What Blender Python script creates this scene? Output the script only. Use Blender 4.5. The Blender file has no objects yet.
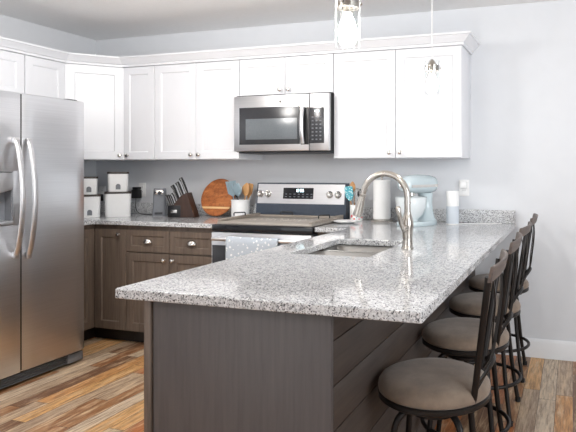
import bpy, bmesh, math, random
from mathutils import Vector, Matrix
random.seed(7)
C = bpy.context.scene.collection
PI = math.pi

# ------------------------------------------------------------------ camera, world, lights, exposure
sc = bpy.context.scene
cam_d = bpy.data.cameras.new('camera')
cam_d.sensor_width = 36.0
cam_d.lens = 558.66 / 576 * 36
cam_d.shift_x = -111.12 / 576
cam_d.shift_y = -45.66 / 576
cam_d.clip_start = 0.05
cam = bpy.data.objects.new('camera', cam_d)
C.objects.link(cam)
cam.location = (4.0413, -3.9513, 1.2844)
cam.rotation_euler = (PI/2, 0, math.radians(17.164))
sc.camera = cam

w = bpy.data.worlds.new('world'); sc.world = w; w.use_nodes = True
bg = w.node_tree.nodes['Background']
bg.inputs['Color'].default_value = (0.95, 0.975, 1.0, 1)
bg.inputs['Strength'].default_value = 1.35

def area(name, loc, target, sx, sy, power, col=(1, 1, 1)):
    d = bpy.data.lights.new(name, 'AREA'); d.shape = 'RECTANGLE'; d.size = sx; d.size_y = sy
    d.energy = power; d.color = col
    o = bpy.data.objects.new(name, d); C.objects.link(o); o.location = loc
    o.rotation_euler = (Vector(target) - Vector(loc)).to_track_quat('-Z', 'Y').to_euler()
    return o
# daylight through the windows of the dining side, and two added point fills without fixtures
area('window_daylight', (6.4, -3.4, 1.6), (4.2, 0.0, 1.6), 2.2, 1.6, 31, (0.93, 0.97, 1.0)).data.spread = math.radians(110)
def fill_light(loc, power):
    d = bpy.data.lights.new('ceiling_fill_light', 'POINT'); d.energy = power; d.shadow_soft_size = 0.16; d.color = (1.0, 0.975, 0.94)
    o = bpy.data.objects.new('ceiling_fill_light', d); C.objects.link(o); o.location = loc
fill_light((1.75, -1.75, 2.20), 35)
fill_light((1.9, -4.2, 2.20), 16)

sc.view_settings.view_transform = 'Standard'
sc.view_settings.look = 'None'
sc.view_settings.gamma = 1.0
sc.view_settings.use_curve_mapping = False
sc.view_settings.exposure = 0.45
sc.cycles.max_bounces = 10
sc.cycles.transparent_max_bounces = 16

# ------------------------------------------------------------------ materials
def lin(c):
    c = c / 255.0
    return c / 12.92 if c <= 0.04045 else ((c + 0.055) / 1.055) ** 2.4
def rgb(r, g, b): return (lin(r), lin(g), lin(b), 1.0)

class NT:
    def __init__(s, name):
        s.m = bpy.data.materials.new(name); s.m.use_nodes = True
        s.t = s.m.node_tree; s.b = s.t.nodes['Principled BSDF']; s.out = s.t.nodes['Material Output']
    def n(s, typ, props=None, **ins):
        nd = s.t.nodes.new(typ)
        for k, v in (props or {}).items(): setattr(nd, k, v)
        for k, v in ins.items():
            key = int(k[1:]) if k[0] == 'i' and k[1:].isdigit() else k.replace('_', ' ')
            if isinstance(v, bpy.types.NodeSocket): s.t.links.new(v, nd.inputs[key])
            else: nd.inputs[key].default_value = v
        return nd
    def set(s, **ins):
        for k, v in ins.items():
            key = k.replace('_', ' ')
            if isinstance(v, bpy.types.NodeSocket): s.t.links.new(v, s.b.inputs[key])
            else: s.b.inputs[key].default_value = v
    def obj(s): return s.n('ShaderNodeTexCoord').outputs['Object']
    def math(s, op, a, b=0.0): return s.n('ShaderNodeMath', {'operation': op}, i0=a, i1=b).outputs[0]
    def mapv(s, vec, scale=(1, 1, 1), loc=(0, 0, 0)):
        return s.n('ShaderNodeMapping', None, Vector=vec, Scale=scale, Location=loc).outputs[0]
    def noise(s, vec, scale, detail=3.0, rough=0.5):
        return s.n('ShaderNodeTexNoise', None, Vector=vec, Scale=scale, Detail=detail, Roughness=rough).outputs['Fac']
    def ramp(s, fac, stops, const=False):
        nd = s.n('ShaderNodeValToRGB', None, Fac=fac); cr = nd.color_ramp
        if const: cr.interpolation = 'CONSTANT'
        while len(cr.elements) < len(stops): cr.elements.new(0.5)
        for e, (p, c) in zip(cr.elements, stops): e.position = p; e.color = c
        return nd.outputs['Color']
    def mix(s, fac, a, b, mode='MIX'):
        nd = s.t.nodes.new('ShaderNodeMix'); nd.data_type = 'RGBA'; nd.blend_type = mode
        for i, v in ((0, fac), (6, a), (7, b)):
            if isinstance(v, bpy.types.NodeSocket): s.t.links.new(v, nd.inputs[i])
            else: nd.inputs[i].default_value = v
        return nd.outputs[2]
    def bump(s, h, strength=0.2, dist=0.002):
        s.set(Normal=s.n('ShaderNodeBump', None, Height=h, Strength=strength, Distance=dist).outputs[0])

def plain(name, col, rough=0.5, metal=0.0, noise=0.03, nscale=40, bump=0.0, spec=0.5, coat=0.0):
    t = NT(name)
    f = t.noise(t.obj(), nscale)
    a = tuple(c * (1 - noise) for c in col[:3]) + (1,); b = tuple(min(1, c * (1 + noise)) for c in col[:3]) + (1,)
    t.set(Base_Color=t.ramp(f, [(0.3, a), (0.7, b)]), Roughness=rough, Metallic=metal, Specular_IOR_Level=spec, Coat_Weight=coat)
    if bump: t.bump(f, bump)
    return t.m

M = {}
M['wall'] = plain('wall_paint', rgb(216, 218, 222), 0.75, noise=0.012, nscale=8, bump=0.02)
M['ceiling'] = plain('ceiling_paint', rgb(238, 238, 238), 0.85, noise=0.012, nscale=30, bump=0.03)
M['trim'] = plain('trim_paint', rgb(232, 233, 235), 0.4, noise=0.01)
M['white_cab'] = plain('white_cabinet_paint', rgb(228, 229, 233), 0.35, noise=0.008, nscale=6)
M['white'] = plain('white_ceramic', rgb(240, 240, 240), 0.22, noise=0.01)
M['plastic_white'] = plain('white_plastic', rgb(236, 236, 236), 0.4, noise=0.01)
M['paper'] = plain('paper_towel', rgb(244, 244, 244), 0.9, noise=0.03, nscale=160, bump=0.4)
M['black'] = plain('black_plastic', rgb(24, 24, 26), 0.4, noise=0.1)
M['black_gloss'] = plain('black_gloss_glass', rgb(26, 28, 33), 0.07, noise=0.05)
M['darkmetal'] = plain('dark_bronze_metal', rgb(42, 39, 38), 0.42, metal=0.6, noise=0.12, nscale=25)
M['rubber'] = plain('black_rubber', rgb(20, 20, 20), 0.8, noise=0.1)
M['chrome'] = plain('polished_nickel', rgb(225, 222, 218), 0.12, metal=1.0, noise=0.02)
M['grey_plastic'] = plain('grey_plastic', rgb(118, 121, 127), 0.4, noise=0.05)
M['grey_dark'] = plain('charcoal_plastic', rgb(62, 64, 68), 0.45, noise=0.05)
M['mixer_blue'] = plain('ice_blue_enamel', rgb(198, 212, 217), 0.15, noise=0.01, coat=0.4)
M['silicone'] = plain('blue_grey_silicone', rgb(140, 160, 170), 0.45, noise=0.03)
M['silicone_teal'] = None
M['bowl_glass'] = plain('milk_white_bowl', rgb(226, 232, 234), 0.08, noise=0.01, coat=0.6)
M['toe'] = plain('toe_kick_dark', rgb(38, 32, 29), 0.7, noise=0.1)
M['knife_steel'] = plain('knife_steel', rgb(205, 203, 200), 0.25, metal=1.0, noise=0.02)
M['beige_cylinder'] = plain('pale_grey_fabric', rgb(205, 212, 220), 0.8, noise=0.03, nscale=400)
M['cover_dark'] = plain('lid_dark_wood', rgb(52, 40, 36), 0.5, noise=0.15, nscale=30)

def stained(name, c0, c1, c2, axis='z', rough=0.45, knots=False):
    t = NT(name); o = t.obj()
    sc_ = {'z': (34, 34, 2.0), 'x': (2.0, 34, 34), 'y': (34, 2.0, 34)}[axis]
    f = t.noise(t.mapv(o, sc_), 1.6, 6, 0.62)
    g = t.noise(t.mapv(o, tuple(v * 4 for v in sc_)), 1.5, 3, 0.6)
    col = t.ramp(f, [(0.28, c0), (0.5, c1), (0.74, c2)])
    col = t.mix(t.math('MULTIPLY', g, 0.35), col, c0)
    t.set(Base_Color=col, Roughness=rough)
    t.bump(g, 0.12)
    return t.m
M['stain'] = stained('taupe_stained_wood', rgb(88, 76, 67), rgb(111, 97, 86), rgb(128, 112, 99))
M['stain_panel'] = stained('charcoal_stained_panel', rgb(80, 75, 75), rgb(90, 85, 85), rgb(98, 92, 91))
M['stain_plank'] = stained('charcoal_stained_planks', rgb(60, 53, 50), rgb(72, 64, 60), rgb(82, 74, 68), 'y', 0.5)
M['walnut'] = stained('dark_walnut', rgb(46, 29, 22), rgb(62, 40, 30), rgb(76, 50, 38), 'z', 0.4)
M['rail_wood'] = stained('weathered_brown_wood', rgb(76, 66, 62), rgb(98, 86, 80), rgb(112, 100, 92), 'y', 0.5)
M['spoon_wood'] = stained('beech_wood', rgb(176, 124, 76), rgb(200, 150, 98), rgb(214, 170, 118), 'z', 0.5)
M['board_wood_grey'] = stained('weathered_grey_board', rgb(138, 128, 118), rgb(164, 154, 144), rgb(186, 176, 165), 'x', 0.55)

def board_painted():
    t = NT('grey_board_with_pale_lettering_wear'); o = t.obj()
    f = t.noise(t.mapv(o, (2, 34, 34)), 1.6, 6, 0.62)
    col = t.ramp(f, [(0.28, rgb(148, 140, 132)), (0.5, rgb(172, 164, 156)), (0.74, rgb(192, 184, 176))])
    s_ = t.n('ShaderNodeSeparateXYZ', None, Vector=o)
    inx = t.math('LESS_THAN', t.math('ABSOLUTE', t.math('ADD', s_.outputs[0], 0.02)), 0.22)
    iny = t.math('LESS_THAN', t.math('ABSOLUTE', t.math('ADD', s_.outputs[1], 0.0)), 0.09)
    n_ = t.math('GREATER_THAN', t.noise(t.mapv(o, (30, 16, 1)), 1.4, 2), 0.52)
    t.set(Base_Color=t.mix(t.math('MULTIPLY', t.math('MULTIPLY', inx, iny), n_), col, rgb(214, 207, 197)), Roughness=0.5)
    return t.m
M['board_painted'] = board_painted()
def steel(name, c, axis, rough=0.28):
    t = NT(name); o = t.obj()
    sc_ = {'h': (3, 3, 260), 'v': (260, 260, 2), 'n': (30, 30, 30)}[axis]
    f = t.noise(t.mapv(o, sc_), 1.0, 2, 0.5)
    t.set(Base_Color=t.ramp(f, [(0.3, tuple(x * 0.93 for x in c[:3]) + (1,)), (0.7, c)]), Metallic=1.0,
          Roughness=t.math('ADD', t.math('MULTIPLY', f, 0.10), rough - 0.05))
    t.bump(f, 0.03, 0.001)
    return t.m
M['steel'] = steel('brushed_stainless', rgb(222, 222, 224), 'h', 0.33)
M['fridge'] = steel('brushed_stainless_door', rgb(226, 227, 230), 'h', 0.32)
M['nickel'] = steel('brushed_nickel', rgb(196, 191, 184), 'n', 0.24)
M['sink_steel'] = steel('satin_stainless', rgb(150, 149, 147), 'n', 0.32)

def granite():
    t = NT('speckled_granite'); o = t.obj()
    wob = t.n('ShaderNodeTexNoise', None, Vector=o, Scale=60.0, Detail=2.0).outputs['Color']
    v = t.n('ShaderNodeVectorMath', {'operation': 'MULTIPLY_ADD'}, i0=wob, i1=(0.012, 0.012, 0.012), i2=o).outputs[0]
    v1 = t.n('ShaderNodeTexVoronoi', None, Vector=v, Scale=205.0)
    v2 = t.n('ShaderNodeTexVoronoi', None, Vector=v, Scale=330.0)
    r1 = t.n('ShaderNodeSeparateColor', None, Color=v1.outputs['Color']).outputs[0]
    r2 = t.n('ShaderNodeSeparateColor', None, Color=v2.outputs['Color']).outputs[1]
    cloud = t.noise(o, 9.0, 3)
    base = t.ramp(r1, [(0.0, rgb(218, 219, 221)), (0.36, rgb(206, 207, 209)), (0.58, rgb(178, 180, 183)), (0.74, rgb(230, 231, 232)), (0.90, rgb(138, 140, 144))], True)
    base = t.mix(t.math('MULTIPLY', cloud, 0.25), base, rgb(190, 191, 194))
    dk = t.math('GREATER_THAN', t.math('ADD', r2, t.math('MULTIPLY', cloud, 0.12)), 0.925)
    t.set(Base_Color=t.mix(dk, base, rgb(44, 44, 48)), Roughness=0.07, Specular_IOR_Level=0.55)
    return t.m
M['granite'] = granite()

def floor_mat():
    t = NT('reclaimed_plank_floor'); o = t.obj()
    s = t.n('ShaderNodeSeparateXYZ', None, Vector=o)
    W, L = 0.092, 0.85
    xs = t.math('DIVIDE', s.outputs[0], W); i = t.math('FLOOR', xs); fx = t.math('FRACT', xs)
    wn = t.n('ShaderNodeTexWhiteNoise', {'noise_dimensions': '1D'}, W=i).outputs['Value']
    ys = t.math('DIVIDE', t.math('ADD', s.outputs[1], t.math('MULTIPLY', wn, 7.3)), L)
    j = t.math('FLOOR', ys); fy = t.math('FRACT', ys)
    cmb = t.n('ShaderNodeCombineXYZ', None, X=i, Y=j).outputs[0]
    wn2 = t.n('ShaderNodeTexWhiteNoise', {'noise_dimensions': '2D'}, Vector=cmb)
    off = t.n('ShaderNodeVectorMath', {'operation': 'MULTIPLY_ADD'}, i0=wn2.outputs['Color'], i1=(9, 9, 9), i2=o).outputs[0]
    col = t.ramp(wn2.outputs['Value'], [(0.0, rgb(156, 106, 68)), (0.13, rgb(212, 156, 98)), (0.27, rgb(190, 166, 140)), (0.40, rgb(128, 94, 70)),
                                        (0.52, rgb(226, 176, 116)), (0.66, rgb(190, 118, 70)), (0.78, rgb(216, 196, 170)), (0.90, rgb(168, 122, 84))], True)
    g = t.noise(t.mapv(off, (34, 2.6, 1)), 2.6, 9, 0.72)
    g2 = t.noise(t.mapv(off, (12, 1.6, 1)), 2.6, 6, 0.7)
    col = t.mix(t.ramp(g, [(0.42, (0, 0, 0, 1)), (0.66, (0.8, 0.8, 0.8, 1))]), col, rgb(98, 62, 40))
    col = t.mix(t.ramp(g2, [(0.50, (0, 0, 0, 1)), (0.68, (0.75, 0.75, 0.75, 1))]), col, rgb(226, 198, 162))
    ex = t.math('LESS_THAN', t.math('MINIMUM', fx, t.math('SUBTRACT', 1.0, fx)), 0.012)
    ey = t.math('LESS_THAN', t.math('MINIMUM', fy, t.math('SUBTRACT', 1.0, fy)), 0.0016)
    e = t.math('MAXIMUM', ex, ey)
    t.set(Base_Color=t.mix(e, col, rgb(50, 34, 24)), Roughness=t.math('ADD', 0.26, t.math('MULTIPLY', g, 0.2)))
    t.bump(t.math('SUBTRACT', t.math('MULTIPLY', g, 0.3), e), 0.25, 0.002)
    return t.m
M['floor'] = floor_mat()

def fabric():
    t = NT('taupe_microsuede'); o = t.obj()
    f = t.noise(o, 9, 5, 0.6); g = t.noise(o, 600, 2)
    t.set(Base_Color=t.ramp(f, [(0.3, rgb(104, 90, 78)), (0.5, rgb(124, 108, 94)), (0.72, rgb(142, 126, 110))]), Roughness=0.9,
          Sheen_Weight=0.25, Sheen_Roughness=0.5)
    t.bump(t.math('ADD', g, t.math('MULTIPLY', f, 2.0)), 0.25)
    return t.m
M['fabric'] = fabric()

def thin_glass(name, tint=(1, 1, 1, 1), refl=0.12):
    t = NT(name)
    lw = t.n('ShaderNodeLayerWeight', None, Blend=0.5).outputs['Facing']
    f = t.math('ADD', 0.03, t.math('MULTIPLY', t.math('POWER', lw, 3.0), 0.6))
    tr = t.n('ShaderNodeBsdfTransparent', None, Color=tint); gl = t.n('ShaderNodeBsdfGlossy', None, Color=(1, 1, 1, 1), Roughness=0.02)
    sm = t.noise(t.obj(), 20)
    mx = t.n('ShaderNodeMixShader', None, i0=t.math('ADD', f, t.math('MULTIPLY', sm, refl * 0.2)), i1=tr.outputs[0], i2=gl.outputs[0])
    t.t.links.new(mx.outputs[0], t.out.inputs[0])
    return t.m
M['glass'] = thin_glass('clear_glass', (0.97, 0.98, 0.98, 1))

def emit(name, col, strength):
    t = NT(name)
    n_ = t.noise(t.obj(), 5)
    c2 = t.mix(n_, col, tuple(x * 0.97 for x in col[:3]) + (1,))
    t.set(Base_Color=col, Emission_Color=c2, Emission_Strength=strength)
    return t.m
M['bulb'] = emit('glowing_bulb', (1.0, 0.96, 0.91, 1), 170)
M['lcd'] = emit('lit_display', (0.75, 0.95, 1.0, 1), 2.5)
M['red_led'] = emit('red_light', (1.0, 0.05, 0.05, 1), 1.5)

def cut_board():
    t = NT('orange_wood_with_pale_stripe'); o = t.obj()
    s = t.n('ShaderNodeSeparateXYZ', None, Vector=o)
    g = t.noise(t.mapv(o, (4, 30, 30)), 2.0, 6, 0.6)
    d = t.noise(t.mapv(o, (1, 1, 1)), 14, 5, 0.7)
    base = t.ramp(g, [(0.3, rgb(150, 84, 42)), (0.5, rgb(178, 104, 54)), (0.7, rgb(196, 124, 68))])
    base = t.mix(t.ramp(d, [(0.47, (0, 0, 0, 1)), (0.5, (0.7, 0.7, 0.7, 1)), (0.53, (0, 0, 0, 1))]), base, rgb(108, 58, 30))
    st = t.math('LESS_THAN', t.math('ABSOLUTE', t.math('ADD', s.outputs[1], 0.088)), 0.008)
    t.set(Base_Color=t.mix(st, base, rgb(232, 194, 140)), Roughness=0.45)
    return t.m
M['cutting_board'] = cut_board()

def floral():
    t = NT('floral_ceramic'); o = t.obj()
    v = t.n('ShaderNodeTexVoronoi', None, Vector=o, Scale=48.0)
    r = t.n('ShaderNodeSeparateColor', None, Color=v.outputs['Color']).outputs[0]
    col = t.ramp(r, [(0.0, rgb(222, 96, 86)), (0.2, rgb(238, 238, 236)), (0.38, rgb(236, 160, 80)), (0.5, rgb(236, 238, 238)), (0.64, rgb(96, 160, 178)), (0.74, rgb(240, 240, 240)), (0.9, rgb(226, 120, 140))], True)
    m = t.math('LESS_THAN', v.outputs['Distance'], 0.46)
    s = t.n('ShaderNodeSeparateXYZ', None, Vector=o)
    low = t.math('LESS_THAN', s.outputs[2], 0.082)
    t.set(Base_Color=t.mix(t.math('MULTIPLY', m, low), rgb(240, 240, 238), col), Roughness=0.2)
    return t.m
M['floral'] = floral()

def teal():
    t = NT('teal_patterned_silicone'); o = t.obj()
    v = t.n('ShaderNodeTexVoronoi', None, Vector=o, Scale=85.0)
    m = t.math('LESS_THAN', v.outputs['Distance'], 0.33)
    t.set(Base_Color=t.mix(m, rgb(78, 170, 186), rgb(215, 236, 238)), Roughness=0.4)
    return t.m
M['silicone_teal'] = teal()

def towel_mat():
    t = NT('pale_towel_with_snowflakes'); o = t.obj()
    v = t.n('ShaderNodeTexVoronoi', None, Vector=o, Scale=36.0)
    wv = t.noise(o, 170, 3, 0.7)
    dd = t.math('ADD', v.outputs['Distance'], t.math('MULTIPLY', wv, 0.35))
    m = t.math('LESS_THAN', dd, 0.45)
    t.set(Base_Color=t.mix(m, rgb(190, 199, 209), rgb(240, 242, 244)), Roughness=0.95)
    t.bump(t.noise(o, 500, 2), 0.3)
    return t.m
M['towel'] = towel_mat()

def mw_window():
    t = NT('microwave_window_screen'); o = t.obj()
    n_ = t.noise(t.mapv(o, (400, 400, 400)), 1.0, 2)
    t.set(Base_Color=t.ramp(n_, [(0.3, rgb(92, 98, 103)), (0.7, rgb(112, 118, 123))]), Roughness=0.25, Specular_IOR_Level=0.7)
    return t.m
M['mw_window'] = mw_window()
M['mw_glass'] = plain('smoked_glass', rgb(52, 53, 57), 0.22, noise=0.05)
M['oven_blue'] = plain('blue_black_glass', rgb(66, 74, 86), 0.12, noise=0.05)
M['board_decal'] = plain('pale_painted_lettering', rgb(196, 188, 178), 0.6, noise=0.05)

# ------------------------------------------------------------------ mesh helpers
OFF = {}
class MB:
    def __init__(s): s.bm = bmesh.new()
    def _merge(s, b):
        me = bpy.data.meshes.new('tmp'); b.to_mesh(me); b.free(); s.bm.from_mesh(me); bpy.data.meshes.remove(me); return s
    def box(s, a, b, bev=0.0, seg=2, mat=None):
        t = bmesh.new(); bmesh.ops.create_cube(t, size=1.0)
        a = Vector(a); b = Vector(b); c = (a + b) / 2; d = b - a
        for v in t.verts: v.co = Vector((v.co.x * d.x, v.co.y * d.y, v.co.z * d.z))
        if bev: bmesh.ops.bevel(t, geom=t.edges[:], offset=min(bev, min(abs(x) for x in d) * 0.45), segments=seg, affect='EDGES', profile=0.5)
        for v in t.verts:
            p = v.co + c
            v.co = (mat @ p) if mat else p
        return s._merge(t)
    def loft(s, rings, close=True, cap0=True, cap1=True, wrap=False):
        R = [[s.bm.verts.new(p) for p in r] for r in rings]
        n = len(R[0]); k = len(R)
        for a in range(k if wrap else k - 1):
            r0, r1 = R[a], R[(a + 1) % k]
            for i in range(n if close else n - 1):
                s.bm.faces.new((r0[i], r0[(i + 1) % n], r1[(i + 1) % n], r1[i]))
        if not wrap:
            if cap0 and close: s.bm.faces.new(R[0][::-1])
            if cap1 and close: s.bm.faces.new(R[-1])
        return s
    def lathe(s, prof, o=(0, 0, 0), axis=(0, 0, 1), seg=24, cap=True, sx=1.0, sy=1.0):
        q = Vector((0, 0, 1)).rotation_difference(Vector(axis).normalized()); o = Vector(o)
        rings = [[o + q @ Vector((max(r, 1e-5) * sx * math.cos(2*PI*i/seg), max(r, 1e-5) * sy * math.sin(2*PI*i/seg), h)) for i in range(seg)] for r, h in prof]
        return s.loft(rings, True, cap, cap)
    def tube(s, pts, r, seg=10, closed=False, flat=1.0, up=None):
        pts = [Vector(p) for p in pts]; n = len(pts)
        rr = r if isinstance(r, (list, tuple)) else [r] * n
        rings = []; prev = None
        for i, p in enumerate(pts):
            if closed: tg = pts[(i + 1) % n] - pts[i - 1]
            else: tg = pts[min(i + 1, n - 1)] - pts[max(i - 1, 0)]
            tg.normalize()
            if prev is None:
                u = Vector(up) if up else (Vector((0, 0, 1)) if abs(tg.z) < 0.9 else Vector((1, 0, 0)))
            else: u = prev
            u = (u - tg * u.dot(tg)).normalized(); prev = u; v = tg.cross(u)
            rings.append([p + u * (rr[i] * math.cos(2*PI*k/seg)) + v * (rr[i] * flat * math.sin(2*PI*k/seg)) for k in range(seg)])
        return s.loft(rings, True, not closed, not closed, wrap=closed)
    def prism(s, poly, z0, z1, bev=0.0):
        t = bmesh.new()
        vs = [t.verts.new((x, y, z0)) for x, y in poly]
        f = t.faces.new(vs); r = bmesh.ops.extrude_face_region(t, geom=[f])
        for v in [g for g in r['geom'] if isinstance(g, bmesh.types.BMVert)]: v.co.z = z1
        if bev: bmesh.ops.bevel(t, geom=t.edges[:], offset=bev, segments=2, affect='EDGES', profile=0.5)
        return s._merge(t)
    def shaker(s, O, U, N, w, h, t=0.02, rail=0.058, dep=0.008, slope=0.007):
        O = Vector(O); U = Vector(U); N = Vector(N); V = Vector((0, 0, 1))
        def ring(i, n): return [O + U*a + V*b + N*n for a, b in ((i, i), (w - i, i), (w - i, h - i), (i, h - i))]
        return s.loft([ring(0, 0), ring(0, t - 0.0025), ring(0.0025, t), ring(rail, t), ring(rail + slope, t - dep)])
    def xf(s, m):
        bmesh.ops.transform(s.bm, matrix=m, verts=s.bm.verts[:]); return s
    def build(s, name, mat, parent=None, loc=None, world=True, bevel=0.0, solid=0.0, sub=0, sharp=38):
        bmesh.ops.recalc_face_normals(s.bm, faces=s.bm.faces[:])
        off = OFF.get(parent.name, Vector((0, 0, 0))) if parent else Vector(loc or (0, 0, 0))
        if world:
            for v in s.bm.verts: v.co -= off
        me = bpy.data.meshes.new(name); s.bm.to_mesh(me); s.bm.free()
        me.materials.append(M[mat])
        for p in me.polygons: p.use_smooth = True
        me.set_sharp_from_angle(angle=math.radians(sharp))
        o = bpy.data.objects.new(name, me); C.objects.link(o)
        if parent: o.parent = parent
        else: o.location = off
        OFF[o.name] = off
        if solid:
            m = o.modifiers.new('solidify', 'SOLIDIFY'); m.thickness = solid; m.offset = 0
        if bevel:
            m = o.modifiers.new('bevel', 'BEVEL'); m.width = bevel; m.segments = 2; m.limit_method = 'ANGLE'; m.angle_limit = math.radians(50)
        if sub:
            m = o.modifiers.new('subdiv', 'SUBSURF'); m.levels = sub; m.render_levels = sub
        return o

def tag(o, label, cat, group=None):
    o['label'] = label; o['category'] = cat
    if group: o['group'] = group
    return o
def thing(name, label, cat, loc=(0, 0, 0), group=None, rz=0.0):
    o = bpy.data.objects.new(name, None); C.objects.link(o); o.empty_display_size = 0.1
    o.location = loc; o.rotation_euler = (0, 0, rz); OFF[o.name] = Vector(loc)
    return tag(o, label, cat, group)
def struct(name, mb, mat, **k):
    o = mb.build(name, mat, **k); o['kind'] = 'structure'; return o
def arc(cx, cy, r, a0, a1, n): return [(cx + r*math.cos(a0 + (a1 - a0)*i/n), cy + r*math.sin(a0 + (a1 - a0)*i/n)) for i in range(n + 1)]
def smooth_path(pts, n=8):
    P = [Vector(p) for p in pts]; out = []
    for i in range(len(P) - 1):
        p0 = P[max(i-1, 0)]; p1 = P[i]; p2 = P[i+1]; p3 = P[min(i+2, len(P)-1)]
        for k in range(n):
            t = k / n
            out.append(0.5*((2*p1) + (p2-p0)*t + (2*p0-5*p1+4*p2-p3)*t*t + (3*p1-p0-3*p2+p3)*t**3))
    out.append(P[-1]); return out

# ------------------------------------------------------------------ the room
XR, YF, H = 6.6, -6.6, 2.44
struct('floor', MB().box((-0.1, YF, -0.06), (XR + 0.1, 0.1, 0)), 'floor')
struct('ceiling', MB().box((-0.1, YF, H), (XR + 0.1, 0.1, H + 0.08)), 'ceiling')
struct('wall_back', MB().box((-0.1, 0, 0), (XR + 0.1, 0.1, H)), 'wall')
struct('wall_left', MB().box((-0.1, YF, 0), (0, 0, H)), 'wall')
wr = MB()
wr.box((XR, YF, 0), (XR + 0.1, -4.6, H)); wr.box((XR, -4.6, 0), (XR + 0.1, -2.2, 0.75)); wr.box((XR, -4.6, 2.1), (XR + 0.1, -2.2, H)); wr.box((XR, -2.2, 0), (XR + 0.1, 0, H))
struct('wall_right', wr, 'wall')
struct('light_block_front', MB().box((3.3, YF - 0.1, 0), (XR + 0.1, YF, H)), 'wall')  # unseen partial wall, added to keep light off the right-hand floor
wf = MB()
for y in (-4.6, -3.42, -2.26): wf.box((XR + 0.02, y, 0.75), (XR + 0.08, y + 0.06, 2.1))
for z in (0.75, 2.04): wf.box((XR + 0.02, -4.6, z), (XR + 0.08, -2.2, z + 0.06))
struct('window_1', wf, 'trim')
bb = MB(); pr = [(0.0, 0.0), (0.016, 0.0), (0.016, 0.105), (0.010, 0.122), (0.004, 0.128), (0.0, 0.128)]
bb.loft([[Vector((x, -a - 0.0005, b)) for a, b in pr] for x in (3.40, XR)])
struct('baseboard_back', bb, 'trim')

# ------------------------------------------------------------------ hardware
def knob(parent, o, N, s=1.0):
    return MB().lathe([(0.0075*s, 0), (0.0075*s, 0.002), (0.005*s, 0.004), (0.005*s, 0.013), (0.013*s, 0.018), (0.0155*s, 0.022), (0.0145*s, 0.027), (0.009*s, 0.030), (0, 0.0305)], o, N, 16).build('knob', 'chrome', parent)
def cup_pull(parent, o, w=0.078, h=0.034, d=0.026):
    # a bin pull: half dome on a small back flange, front facing -y
    ox, oy, oz = o; b = MB()
    rings = []
    for j in range(7):
        t = j / 6 * PI / 2
        rings.append([Vector((ox + w/2*math.cos(a)*math.cos(t)*1.0, oy - d*math.sin(t) - 0.001, oz + h*math.sin(a)*math.cos(t))) for a in [PI*i/14 for i in range(15)]])
    b.loft(rings, close=False)
    p = b.build('cup_pull', 'chrome', parent, solid=0.003)
    return p

# ------------------------------------------------------------------ upper cabinets
ZB, ZT = 1.366, 2.106
YU = -0.31
def door(name, parent, O, U, N, w_, h_, mat, **k): return MB().shaker(O, U, N, w_, h_, **k).build(name, mat, parent)
def upper(label, x0, x1, z0, doors, knobs, cat='cabinet'):
    t = thing('wall_cabinet', label, cat, (x0, 0, z0), 'white upper wall cabinets')
    MB().box((x0, YU, z0), (x1, -0.001, ZT), 0.002).build('carcass', 'white_cab', t)
    n = len(doors)
    for (a, b), k in zip(doors, knobs):
        d = door('door', t, (a + 0.002, YU - 0.001, z0 + 0.004), (1, 0, 0), (0, -1, 0), b - a - 0.004, ZT - z0 - 0.005, 'white_cab')
        knob(d, (k[0], YU - 0.021, k[1]), (0, -1, 0))
    return t
upper('narrow white single-door wall cabinet right beside the angled corner cabinet', 0.612, 0.914, ZB, [(0.612, 0.914)], [(0.66, 1.405)])
upper('white two-door wall cabinet left of the microwave above the knife block', 0.916, 1.676, ZB, [(0.916, 1.296), (1.296, 1.676)], [(1.262, 1.405), (1.330, 1.405)])
upper('short white two-door wall cabinet directly above the microwave', 1.678, 2.438, 1.832, [(1.678, 2.058), (2.058, 2.438)], [(2.024, 1.868), (2.092, 1.868)])
upper('wide white two-door wall cabinet at the right end of the row, above the stand mixer', 2.440, 3.353, ZB, [(2.440, 2.897), (2.897, 3.353)], [(2.860, 1.405), (2.935, 1.405)])
# angled corner cabinet
t = thing('corner_wall_cabinet', 'white angled corner wall cabinet with one door above the canisters', 'cabinet', (0.3, -0.3, ZB), 'white upper wall cabinets')
MB().prism([(0.001, -0.001), (0.001, -0.61), (0.31, -0.61), (0.61, -0.31), (0.61, -0.001)], ZB, ZT).build('carcass', 'white_cab', t, bevel=0.002)
s2 = math.sqrt(0.5)
U = Vector((s2, s2, 0)); N = Vector((s2, -s2, 0)); O = Vector((0.31, -0.61, ZB + 0.004)) + N*0.001 + U*0.010
wd = 0.3*math.sqrt(2) - 0.020
d = door('door', t, O, U, N, wd, ZT - ZB - 0.005, 'white_cab', rail=0.062)
kp = O + U*(wd - 0.030) + N*0.02; knob(d, (kp.x, kp.y, 1.405), N)
# left wall: one beside the corner, one over the refrigerator
def upper_left(label, y0, y1, z0, doors, knobs):
    t = thing('wall_cabinet', label, 'cabinet', (0, y0, z0), 'white upper wall cabinets')
    MB().box((0.001, y0, z0), (0.31, y1, ZT), 0.002).build('carcass', 'white_cab', t)
    for (a, b), k in zip(doors, knobs):
        d = door('door', t, (0.311, a + 0.002, z0 + 0.004), (0, 1, 0), (1, 0, 0), b - a - 0.004, ZT - z0 - 0.005, 'white_cab')
        knob(d, (0.331, k[0], k[1]), (1, 0, 0))
upper_left('white wall cabinet on the left wall, between corner cabinet and refrigerator cabinet', -0.943, -0.612, ZB, [(-0.943, -0.612)], [(-0.90, 1.405)])
upper_left('short white two-door cabinet above the stainless refrigerator', -1.90, -0.945, 1.80, [(-1.90, -1.423), (-1.423, -0.945)], [(-1.46, 1.84), (-1.386, 1.84)])

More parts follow.
